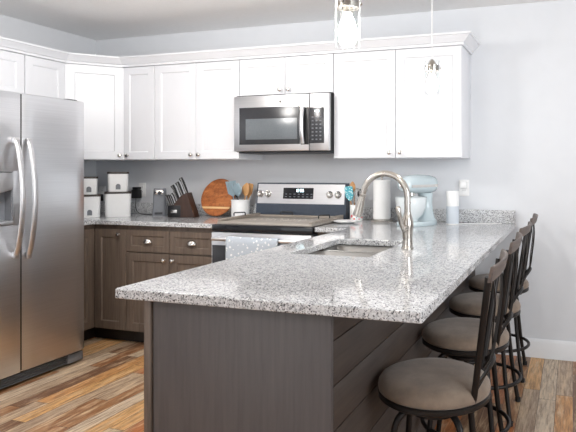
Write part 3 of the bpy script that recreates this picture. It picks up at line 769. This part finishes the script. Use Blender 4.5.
# ------------------------------------------------------------------ things on the counters
ZC = Z1 + 0.0006
def rsq(w_, d_, r_, n=5):
    out = []
    for cx, cy, a0 in ((w_/2 - r_, d_/2 - r_, 0), (-w_/2 + r_, d_/2 - r_, PI/2), (-w_/2 + r_, -d_/2 + r_, PI), (w_/2 - r_, -d_/2 + r_, 1.5*PI)):
        out += arc(cx, cy, r_, a0, a0 + PI/2, n)
    return out
def canister(x, y, z, w_, d_, h, label, rz, taper=0.95, window=True):
    t = thing('canister', label, 'canister', (x, y, z), 'white kitchen canisters', rz); OFF[t.name] = Vector((0, 0, 0))
    rg = [[Vector((a*k, b_*k, zz)) for a, b_ in rsq(w_, d_, min(w_, d_)*0.18)] for k, zz in ((taper*0.97, 0), (taper, 0.004), (1.0, h - 0.016))]
    MB().loft(rg).build('body', 'plastic_white', t)
    rg = [[Vector((a*k, b_*k, zz)) for a, b_ in rsq(w_ + 0.006, d_ + 0.006, min(w_, d_)*0.18)] for k, zz in ((1.0, h - 0.0155), (1.0, h - 0.002), (0.985, h))]
    MB().loft(rg).build('lid', 'cover_dark', t)
    if window:
        ww, wh = 0.034, 0.045
        o_ = [(-ww/2, 0), (ww/2, 0), (ww/2, wh*0.6)] + [(ww/2*math.cos(a), wh*0.6 + ww/2*math.sin(a)) for a in [PI*k/8 for k in range(1, 8)]] + [(-ww/2, wh*0.6)]
        yf = -d_/2
        MB().loft([[Vector((a, yf*(taper + (1 - taper)*((0.018 + zz)/(h - 0.016))) - e, 0.018 + zz)) for a, zz in o_] for e in (-0.004, 0.0012)]).build('window', 'grey_plastic', t)
    return t
R44 = math.radians(44)
canister(0.560, -0.330, ZC, 0.190, 0.150, 0.200, 'largest white canister, under the smaller one, in the right-hand stack', R44, window=False)
canister(0.566, -0.336, ZC + 0.2006, 0.150, 0.125, 0.157, 'white canister with dark lid and grey window standing on the largest canister', R44)
canister(0.405, -0.455, ZC, 0.150, 0.130, 0.180, 'lower white canister of the left stack beside the refrigerator', R44)
canister(0.390, -0.448, ZC + 0.1806, 0.120, 0.105, 0.140, 'small white canister on top of the left stack beside the refrigerator', R44)

# electric can opener
t = thing('can_opener', 'grey upright electric can opener between the canisters and the knife block', 'can opener', (0.815, -0.155, ZC), None, math.radians(30)); OFF[t.name] = Vector((0, 0, 0))
MB().loft([[Vector((a*k, b_*kk + oy, z)) for a, b_ in rsq(0.105, 0.10, 0.02)] for k, kk, oy, z in ((1, 1, 0, 0), (1.0, 1.0, 0, 0.01), (0.92, 0.85, 0.006, 0.10), (0.86, 0.80, 0.008, 0.20), (0.80, 0.72, 0.008, 0.222))]).build('housing', 'grey_plastic', t)
MB().box((-0.036, -0.052, 0.172), (0.036, -0.026, 0.208), 0.005).build('cutter_plate', 'chrome', t)
MB().lathe([(0.014, 0), (0.014, 0.010), (0, 0.011)], (0.008, -0.0525, 0.186), (0, -1, 0), 16).lathe([(0.007, 0), (0.007, 0.008), (0, 0.009)], (-0.022, -0.0525, 0.192), (0, -1, 0), 12).build('cutter_wheel', 'grey_dark', t)
MB().box((-0.030, -0.0525, 0.012), (0.030, -0.0495, 0.030), 0.001).build('nameplate', 'grey_dark', t)
# outlet with the charger, and the cord
def outlet(x, z, label, nm='wall_outlet'):
    t = thing(nm, label, 'outlet', (x, -0.001, z))
    MB().box((x - 0.036, -0.0065, z - 0.058), (x + 0.036, -0.0005, z + 0.058), 0.003).build('cover_plate', 'plastic_white', t)
    for dz in (-0.02, 0.02):
        f_ = MB().box((x - 0.017, -0.0085, z + dz - 0.014), (x + 0.017, -0.0066, z + dz + 0.014), 0.003).build('receptacle', 'plastic_white', t)
        MB().box((x - 0.008, -0.0092, z + dz - 0.003), (x - 0.006, -0.0086, z + dz + 0.007)).box((x + 0.006, -0.0092, z + dz - 0.003), (x + 0.008, -0.0086, z + dz + 0.007)).build('slots', 'black', f_)
    return t
outlet(0.505, 1.118, 'white wall outlet behind the black power adapter, left of the can opener')
t = thing('power_adapter', 'black power adapter plugged into the outlet above the canister corner', 'adapter', (0.472, -0.04, 1.05))
MB().box((0.440, -0.062, 1.045), (0.507, -0.0095, 1.118), 0.006).build('housing', 'black', t)
MB().box((0.442, -0.052, 1.1185), (0.500, -0.0095, 1.142), 0.005).build('plug', 'black', t)
cb = MB().tube(smooth_path([(0.475, -0.045, 1.0445), (0.476, -0.045, 1.02), (0.486, -0.06, 0.985), (0.53, -0.09, 0.935), (0.60, -0.11, 0.9185), (0.68, -0.12, 0.9185), (0.740, -0.13, 0.920)], 6), 0.0032, 8)
cb.build('cord', 'black', t)
# second outlet in the corner behind the canisters
outlet(0.075, 1.085, 'half-hidden grey-white outlet in the corner between the two canister stacks')
t = thing('plug_adapter', 'dark plug with a red light in the corner outlet between the canister stacks', 'adapter', (0.085, -0.03, 1.0))
MB().box((0.055, -0.045, 1.015), (0.112, -0.0265, 1.075), 0.006).box((0.06, -0.027, 1.05), (0.09, -0.0095, 1.075), 0.002).build('housing', 'black', t)
MB().lathe([(0.006, 0), (0.006, 0.003), (0, 0.004)], (0.092, -0.0455, 1.035), (0, -1, 0), 12).build('indicator', 'red_led', t)

# knife block
t = thing('knife_block', 'dark wooden knife block full of black-handled knives', 'knife block', (1.10, -0.215, ZC), None, math.radians(14)); OFF[t.name] = Vector((0, 0, 0))
prf = [(-0.105, 0.0), (0.105, 0.0), (0.040, 0.195), (-0.010, 0.165), (-0.068, 0.095), (-0.105, 0.095)]
MB().loft([[Vector((a, yy, z)) for a, z in prf] for yy in (-0.05, 0.05)]).build('block', 'walnut', t, bevel=0.003)
MB().box((-0.100, -0.0505, 0.0), (-0.020, -0.0502, 0.0005)).build('base_felt', 'black', t) if False else None
MB().box((-0.108, -0.052, 0.002), (-0.0055, -0.0503, 0.094), 0.0007).build('front_panel', 'black', t)
MB().box((-0.085, -0.0535, 0.035), (-0.035, -0.0522, 0.060), 0.0004).build('nameplate', 'knife_steel', t)
ax_ = Vector((-0.36, 0, 0.93)).normalized()
def knife(x, y, z, L, r, parent):
    b_ = MB(); p = Vector((x, y, z))
    pts = [p, p + ax_*L*0.3, p + ax_*L*0.75, p + ax_*L + Vector((-0.006, 0, -0.002))]
    b_.tube(pts, [r*0.85, r, r*0.95, r*1.1], 8, flat=0.62, up=(1, 0, 0))
    k_ = b_.build('knife_handle', 'black', parent)
    MB().tube([p + ax_*0.002 + Vector((0, -r*0.62, 0)), p + ax_*(L*0.97) + Vector((-0.004, -r*0.62, 0))], r*0.32, 6).build('steel_tang', 'knife_steel', k_)
def knife_thing(x, y, z, L, r, lab, grp):
    o = thing('kitchen_knife', lab, 'knife', (1.10, -0.215, ZC), grp, math.radians(14)); OFF[o.name] = Vector((0, 0, 0)); knife(x, y, z, L, r, o)
for k in range(5):
    knife_thing(-0.098 + k*0.0165, -0.030, 0.096 + max(0, k - 2)*0.014, 0.088, 0.0066, 'slim steak knife handle in the low front row of the knife block', 'steak knives in the knife block')
for (x, y, z, L, lab) in ((-0.054, 0.020, 0.130, 0.130, 'large black knife handle leaning furthest left at the back of the knife block'), (-0.026, 0.028, 0.164, 0.118, 'black knife handle second from left at the back of the knife block'),
                          (-0.006, -0.012, 0.169, 0.115, 'black-and-steel knife handle in the middle of the knife block top'), (0.020, 0.010, 0.184, 0.135, 'thick knife handle furthest right at the top of the knife block')):
    knife_thing(x, y, z, L, 0.0150, lab, 'large knives in the knife block')

# cutting board leaning on the wall
cbm = MB().lathe([(0.150, -0.009), (0.155, -0.005), (0.155, 0.005), (0.150, 0.009), (0, 0.009)], (0, 0, 0), (0, 0, 1), 64)
o = cbm.build('cutting_board', 'cutting_board', world=False)
o.location = (1.322, -0.083, ZC + 0.1525); o.rotation_euler = (math.radians(72.0), 0, 0)
tag(o, 'round orange wooden cutting board with a pale stripe leaning against the wall', 'cutting board')

# utensil crock with its utensils
def crock(x, y, r_, h, mat, label, nm):
    o = MB().lathe([(r_*0.93, 0), (r_, 0.006), (r_, h - 0.012), (r_*1.04, h - 0.010), (r_*1.04, h), (r_*0.92, h), (r_*0.92, 0.010), (0, 0.010)], (x, y, ZC), (0, 0, 1), 36)
    return tag(o.build(nm, mat, loc=(x, y, ZC)), label, 'crock')
ux, uy = 1.548, -0.115
crock(ux, uy, 0.070, 0.140, 'white', 'white ceramic utensil crock left of the stove', 'utensil_crock')
def utensil(nm, label, cat, p0, p1, head, hmat, smat, grp, r_=0.0055):
    t = thing(nm, label, cat, p0, grp); p0 = Vector(p0); p1 = Vector(p1); dv = (p1 - p0).normalized()
    MB().tube([p0, p0*0.5 + p1*0.5, p1], [r_, r_, r_*0.8], 8).build('handle', smat, t)
    side = Vector((1, 0, 0)); side = (side - dv*side.dot(dv)).normalized(); nn = dv.cross(side)
    def P(a, b_, c_): return p1 + side*a + dv*b_ + nn*c_
    hb = MB()
    if head[0] == 'turner':
        w_, L = head[1:]
        for q in range(4):
            a0 = -w_/2 + q*w_/4
            hb.loft([[P(a0 + 0.0015*(q > 0), 0.018, c_), P(a0 + w_/4 - 0.0015*(q < 3), 0.018, c_), P(a0*1.12 + w_/4*1.12 - 0.0015*(q < 3), L - 0.016, c_), P(a0*1.12 + 0.0015*(q > 0), L - 0.016, c_)] for c_ in (-0.002, 0.002)])
        hb.loft([[P(-0.006, -0.004, c_), P(0.006, -0.004, c_), P(w_/2, 0.019, c_), P(-w_/2, 0.019, c_)] for c_ in (-0.0025, 0.0025)])
        hb.loft([[P(-w_*0.56, L - 0.017, c_), P(w_*0.56, L - 0.017, c_), P(w_*0.57, L, c_), P(-w_*0.57, L, c_)] for c_ in (-0.002, 0.002)])
    elif head[0] == 'spoon':
        w_, L = head[1:]
        hb.loft([[P(w_/2*math.sin(PI*s_)**0.7*math.cos(a), L*s_, 0.004*math.sin(a) - 0.010*math.sin(PI*s_)) for a in [2*PI*k/12 for k in range(12)]] for s_ in [0.02 + 0.96*k/10 for k in range(11)]])
    elif head[0] == 'flat':
        w_, L = head[1:]
        hb.loft([[P(a, b_, c_) for a, b_ in ((-0.007, -0.003), (0.007, -0.003), (w_/2, L*0.3), (w_/2, L - 0.008), (w_/2 - 0.010, L), (-w_/2 + 0.01, L), (-w_/2, L - 0.008), (-w_/2, L*0.3))] for c_ in (-0.003, 0.003)])
    elif head[0] == 'whisk':
        w_, L = head[1:]
        for k in range(5):
            a = PI*k/5
            lp = [P(w_/2*math.sin(th)*math.cos(a)*(1 if th <= PI else 1), L*(1 - math.cos(th))/2, w_/2*math.sin(th)*math.sin(a)) for th in [2*PI*j/24 for j in range(24)]]
            hb.tube(lp, 0.0016, 6, closed=True)
    elif head[0] == 'ladle':
        w_, L = head[1:]
        hb.loft([[P(w_/2*math.cos(a)*math.sin(th), L/2 - L/2*math.cos(th), w_/3*math.sin(a)*math.sin(th)) for a in [2*PI*k/12 for k in range(12)]] for th in [0.1 + (PI - 0.2)*k/8 for k in range(9)]])
    hb.build('head', hmat, t)
    return t
zi = ZC + 0.013
G1 = 'utensils in the white crock'
utensil('slotted_turner', 'pale blue-grey slotted turner leaning left out of the white crock', 'utensil', (ux - 0.020, uy - 0.022, zi), (ux - 0.040, uy - 0.040, ZC + 0.172), ('turner', 0.082, 0.115), 'silicone', 'silicone', G1)
utensil('serving_spoon', 'blue-grey spoon standing in the middle of the white crock', 'utensil', (ux + 0.000, uy - 0.020, zi), (ux + 0.008, uy - 0.042, ZC + 0.165), ('spoon', 0.075, 0.110), 'silicone', 'grey_plastic', G1)
utensil('wooden_spoon', 'wooden spoon leaning right out of the white crock', 'utensil', (ux + 0.022, uy - 0.004, zi), (ux + 0.047, uy - 0.006, ZC + 0.165), ('spoon', 0.066, 0.110), 'spoon_wood', 'spoon_wood', G1)
utensil('wooden_spatula', 'flat wooden spatula leaning furthest right in the white crock', 'utensil', (ux + 0.030, uy + 0.020, zi), (ux + 0.054, uy + 0.028, ZC + 0.158), ('flat', 0.050, 0.110), 'spoon_wood', 'spoon_wood', G1)
utensil('black_spatula', 'black spatula peeking out behind the slotted turner in the white crock', 'utensil', (ux - 0.025, uy + 0.022, zi), (ux - 0.046, uy + 0.030, ZC + 0.155), ('flat', 0.055, 0.090), 'black', 'black', G1)

# patterned crock right of the stove, with its utensils
vx, vy = 2.540, -0.150
crock(vx, vy, 0.046, 0.120, 'floral', 'white crock with colourful floral pattern right of the stove', 'floral_crock')
G2 = 'utensils in the floral crock'
utensil('teal_spatula', 'teal patterned spatula leaning left out of the floral crock', 'utensil', (vx - 0.014, vy - 0.016, zi), (vx - 0.036, vy - 0.022, ZC + 0.150), ('flat', 0.062, 0.105), 'silicone_teal', 'spoon_wood', G2)
utensil('wooden_spoon', 'wooden spoon standing tallest in the floral crock', 'utensil', (vx - 0.010, vy + 0.018, zi), (vx - 0.034, vy + 0.030, ZC + 0.205), ('spoon', 0.048, 0.085), 'spoon_wood', 'spoon_wood', G2)
utensil('wire_whisk', 'steel wire whisk standing in the floral crock behind the faucet head', 'utensil', (vx + 0.006, vy - 0.014, zi), (vx + 0.012, vy - 0.018, ZC + 0.120), ('whisk', 0.055, 0.120), 'chrome', 'chrome', G2)
utensil('black_ladle', 'black ladle leaning right out of the floral crock', 'utensil', (vx + 0.010, vy + 0.020, zi), (vx + 0.022, vy + 0.034, ZC + 0.165), ('ladle', 0.060, 0.070), 'black', 'black', G2)
utensil('black_spoon', 'black spoon with a bent handle furthest right in the floral crock', 'utensil', (vx + 0.022, vy + 0.004, zi), (vx + 0.062, vy + 0.010, ZC + 0.195), ('spoon', 0.036, 0.075), 'black', 'black', G2)
pm = MB().lathe([(0.050, 0), (0.085, 0.010), (0.092, 0.014), (0.090, 0.016), (0.05, 0.004), (0, 0.004)], (2.525, -0.305, ZC), (0, 0, 1), 40)
tag(pm.build('plate', 'white', loc=(2.525, -0.305, ZC)), 'small white plate lying in front of the floral crock', 'plate')

# paper towel
px, py = 2.728, -0.120
t = thing('paper_towel_holder', 'steel paper towel holder standing behind the faucet', 'holder', (px, py, ZC))
MB().lathe([(0.080, 0), (0.082, 0.003), (0.082, 0.014), (0.074, 0.018), (0, 0.019)], (px, py, ZC), (0, 0, 1), 36).build('base', 'nickel', t)
MB().lathe([(0.008, 0.0185), (0.008, 0.318), (0.014, 0.320), (0.016, 0.332), (0.010, 0.342), (0, 0.343)], (px, py, ZC), (0, 0, 1), 16).build('rod', 'nickel', t)
pr_ = MB().lathe([(0.0195, 0.0), (0.060, 0.0), (0.063, 0.003), (0.063, 0.277), (0.060, 0.280), (0.0195, 0.280), (0.0195, 0.0)], (px, py, ZC + 0.0195), (0, 0, 1), 44, cap=False)
tag(pr_.build('paper_towel_roll', 'paper', loc=(px, py, ZC + 0.0195)), 'white paper towel roll on the steel holder', 'paper towel')

# stand mixer
mx, my = 3.043, -0.290
t = thing('stand_mixer', 'pale blue stand mixer with white bowl on the counter near the back wall', 'mixer', (mx, my, ZC), None, math.atan2(-0.921, -0.388)); OFF[t.name] = Vector((0, 0, 0))
def ell(a0, a1, w_, z, n=28, p=2.0):
    c_ = (a0 + a1)/2; h_ = (a1 - a0)/2; out = []
    for k in range(n):
        th = 2*PI*k/n; cs, sn = math.cos(th), math.sin(th)
        out.append(Vector((c_ + h_*abs(cs)**(2/p)*(1 if cs >= 0 else -1), w_*abs(sn)**(2/p)*(1 if sn >= 0 else -1), z)))
    return out
MB().loft([ell(-0.150, 0.165, 0.100, 0.0, p=2.6), ell(-0.152, 0.168, 0.103, 0.006, p=2.6), ell(-0.152, 0.166, 0.102, 0.022, p=2.6), ell(-0.145, 0.155, 0.092, 0.030, p=2.6)]).build('base', 'mixer_blue', t)
MB().loft([ell(-0.145, 0.010, 0.088, 0.0295, p=2.4), ell(-0.140, -0.020, 0.070, 0.05), ell(-0.134, -0.040, 0.056, 0.09), ell(-0.130, -0.045, 0.048, 0.14), ell(-0.134, -0.040, 0.048, 0.19), ell(-0.145, -0.020, 0.052, 0.215)]).build('column', 'mixer_blue', t)
def hring(a, w_, zl, zh, n=24):
    c_ = (zl + zh)/2; h_ = (zh - zl)/2
    return [Vector((a, w_*math.copysign(abs(math.cos(2*PI*k/n))**0.8, math.cos(2*PI*k/n)), c_ + h_*math.copysign(abs(math.sin(2*PI*k/n))**0.8, math.sin(2*PI*k/n)))) for k in range(n)]
MB().loft([hring(-0.178, 0.020, 0.255, 0.300), hring(-0.170, 0.044, 0.232, 0.318), hring(-0.150, 0.058, 0.218, 0.330), hring(-0.10, 0.066, 0.212, 0.338), hring(0.0, 0.069, 0.212, 0.342), hring(0.08, 0.067, 0.216, 0.338), hring(0.135, 0.058, 0.224, 0.326), hring(0.162, 0.042, 0.236, 0.308), hring(0.170, 0.020, 0.252, 0.290)]).build('motor_head', 'mixer_blue', t, sharp=80)
bd = MB()
for sg in (-1, 1):
    bd.loft([[Vector((a, sg*(wy + o_), z)) for o_, z in ((-0.006, 0.256), (0.0025, 0.256), (0.0025, 0.274), (-0.006, 0.274))] for a, wy in ((-0.150, 0.0575), (-0.10, 0.0655), (0.0, 0.0685), (0.08, 0.0665), (0.135, 0.0575))])
bd.build('trim_band', 'chrome', t)
MB().lathe([(0.014, 0), (0.016, 0.012), (0.012, 0.020), (0, 0.021)], (0.1635, 0, 0.270), (1, 0, 0), 18).build('hub_cap', 'chrome', t)
MB().lathe([(0.028, 0.228), (0.030, 0.205), (0.024, 0.198), (0.008, 0.196), (0.008, 0.15), (0, 0.15)], (0.075, 0, 0), (0, 0, 1), 18).build('beater_shaft', 'chrome', t)
MB().lathe([(0.045, 0.0), (0.048, 0.012), (0.052, 0.016), (0.080, 0.045), (0.098, 0.090), (0.104, 0.130), (0.106, 0.158), (0.109, 0.160), (0.106, 0.162), (0.102, 0.158), (0.099, 0.13), (0.093, 0.09), (0.075, 0.05), (0.045, 0.022), (0, 0.022)], (0.072, 0, 0.031), (0, 0, 1), 40).build('bowl', 'bowl_glass', t)
MB().lathe([(0.010, 0), (0.012, 0.006), (0.006, 0.010), (0.006, 0.018), (0.013, 0.022), (0.011, 0.034), (0, 0.035)], (-0.075, -0.064, 0.226), (0, -1, 0), 14).build('speed_knob', 'black', t)

# white cylinder on the counter
t = thing('cylindrical_device', 'tall white cylinder with grey lower half near the wall end of the counter', 'device', (3.263, -0.190, ZC))
cx_, cy_ = 3.263, -0.190
MB().lathe([(0.039, 0.0), (0.043, 0.003), (0.043, 0.125)], (cx_, cy_, ZC), (0, 0, 1), 32).build('lower_sleeve', 'beige_cylinder', t)
MB().lathe([(0.0432, 0.1255), (0.0432, 0.224), (0.040, 0.229), (0, 0.230)], (cx_, cy_, ZC), (0, 0, 1), 32).build('upper_shell', 'plastic_white', t)
MB().lathe([(0.046, 0.0), (0.046, 0.006), (0.0435, 0.008), (0.0435, 0.0)], (cx_, cy_, ZC), (0, 0, 1), 32, cap=False).build('foot', 'plastic_white', t)
ol = outlet(3.308, 1.160, 'white wall outlet with a small plug-in device, above the granite near the peninsula end')
t = thing('plug_in_device', 'small square white device plugged into the outlet above the peninsula granite', 'device', (3.303, -0.03, 1.18))
MB().box((3.282, -0.040, 1.158), (3.328, -0.0095, 1.206), 0.005).build('housing', 'plastic_white', t)
# white charging cord lying along the backsplash
tag(MB().tube(smooth_path([(3.31, -0.19, ZC + 0.0035), (3.36, -0.15, ZC + 0.0035), (3.43, -0.10, ZC + 0.0035), (3.52, -0.09, ZC + 0.0035), (3.58, -0.05, ZC + 0.0035)], 6), 0.003, 8).build('charging_cord', 'plastic_white', loc=(3.45, -0.1, ZC)), 'thin white cord lying on the granite right of the white cylinder', 'cord')
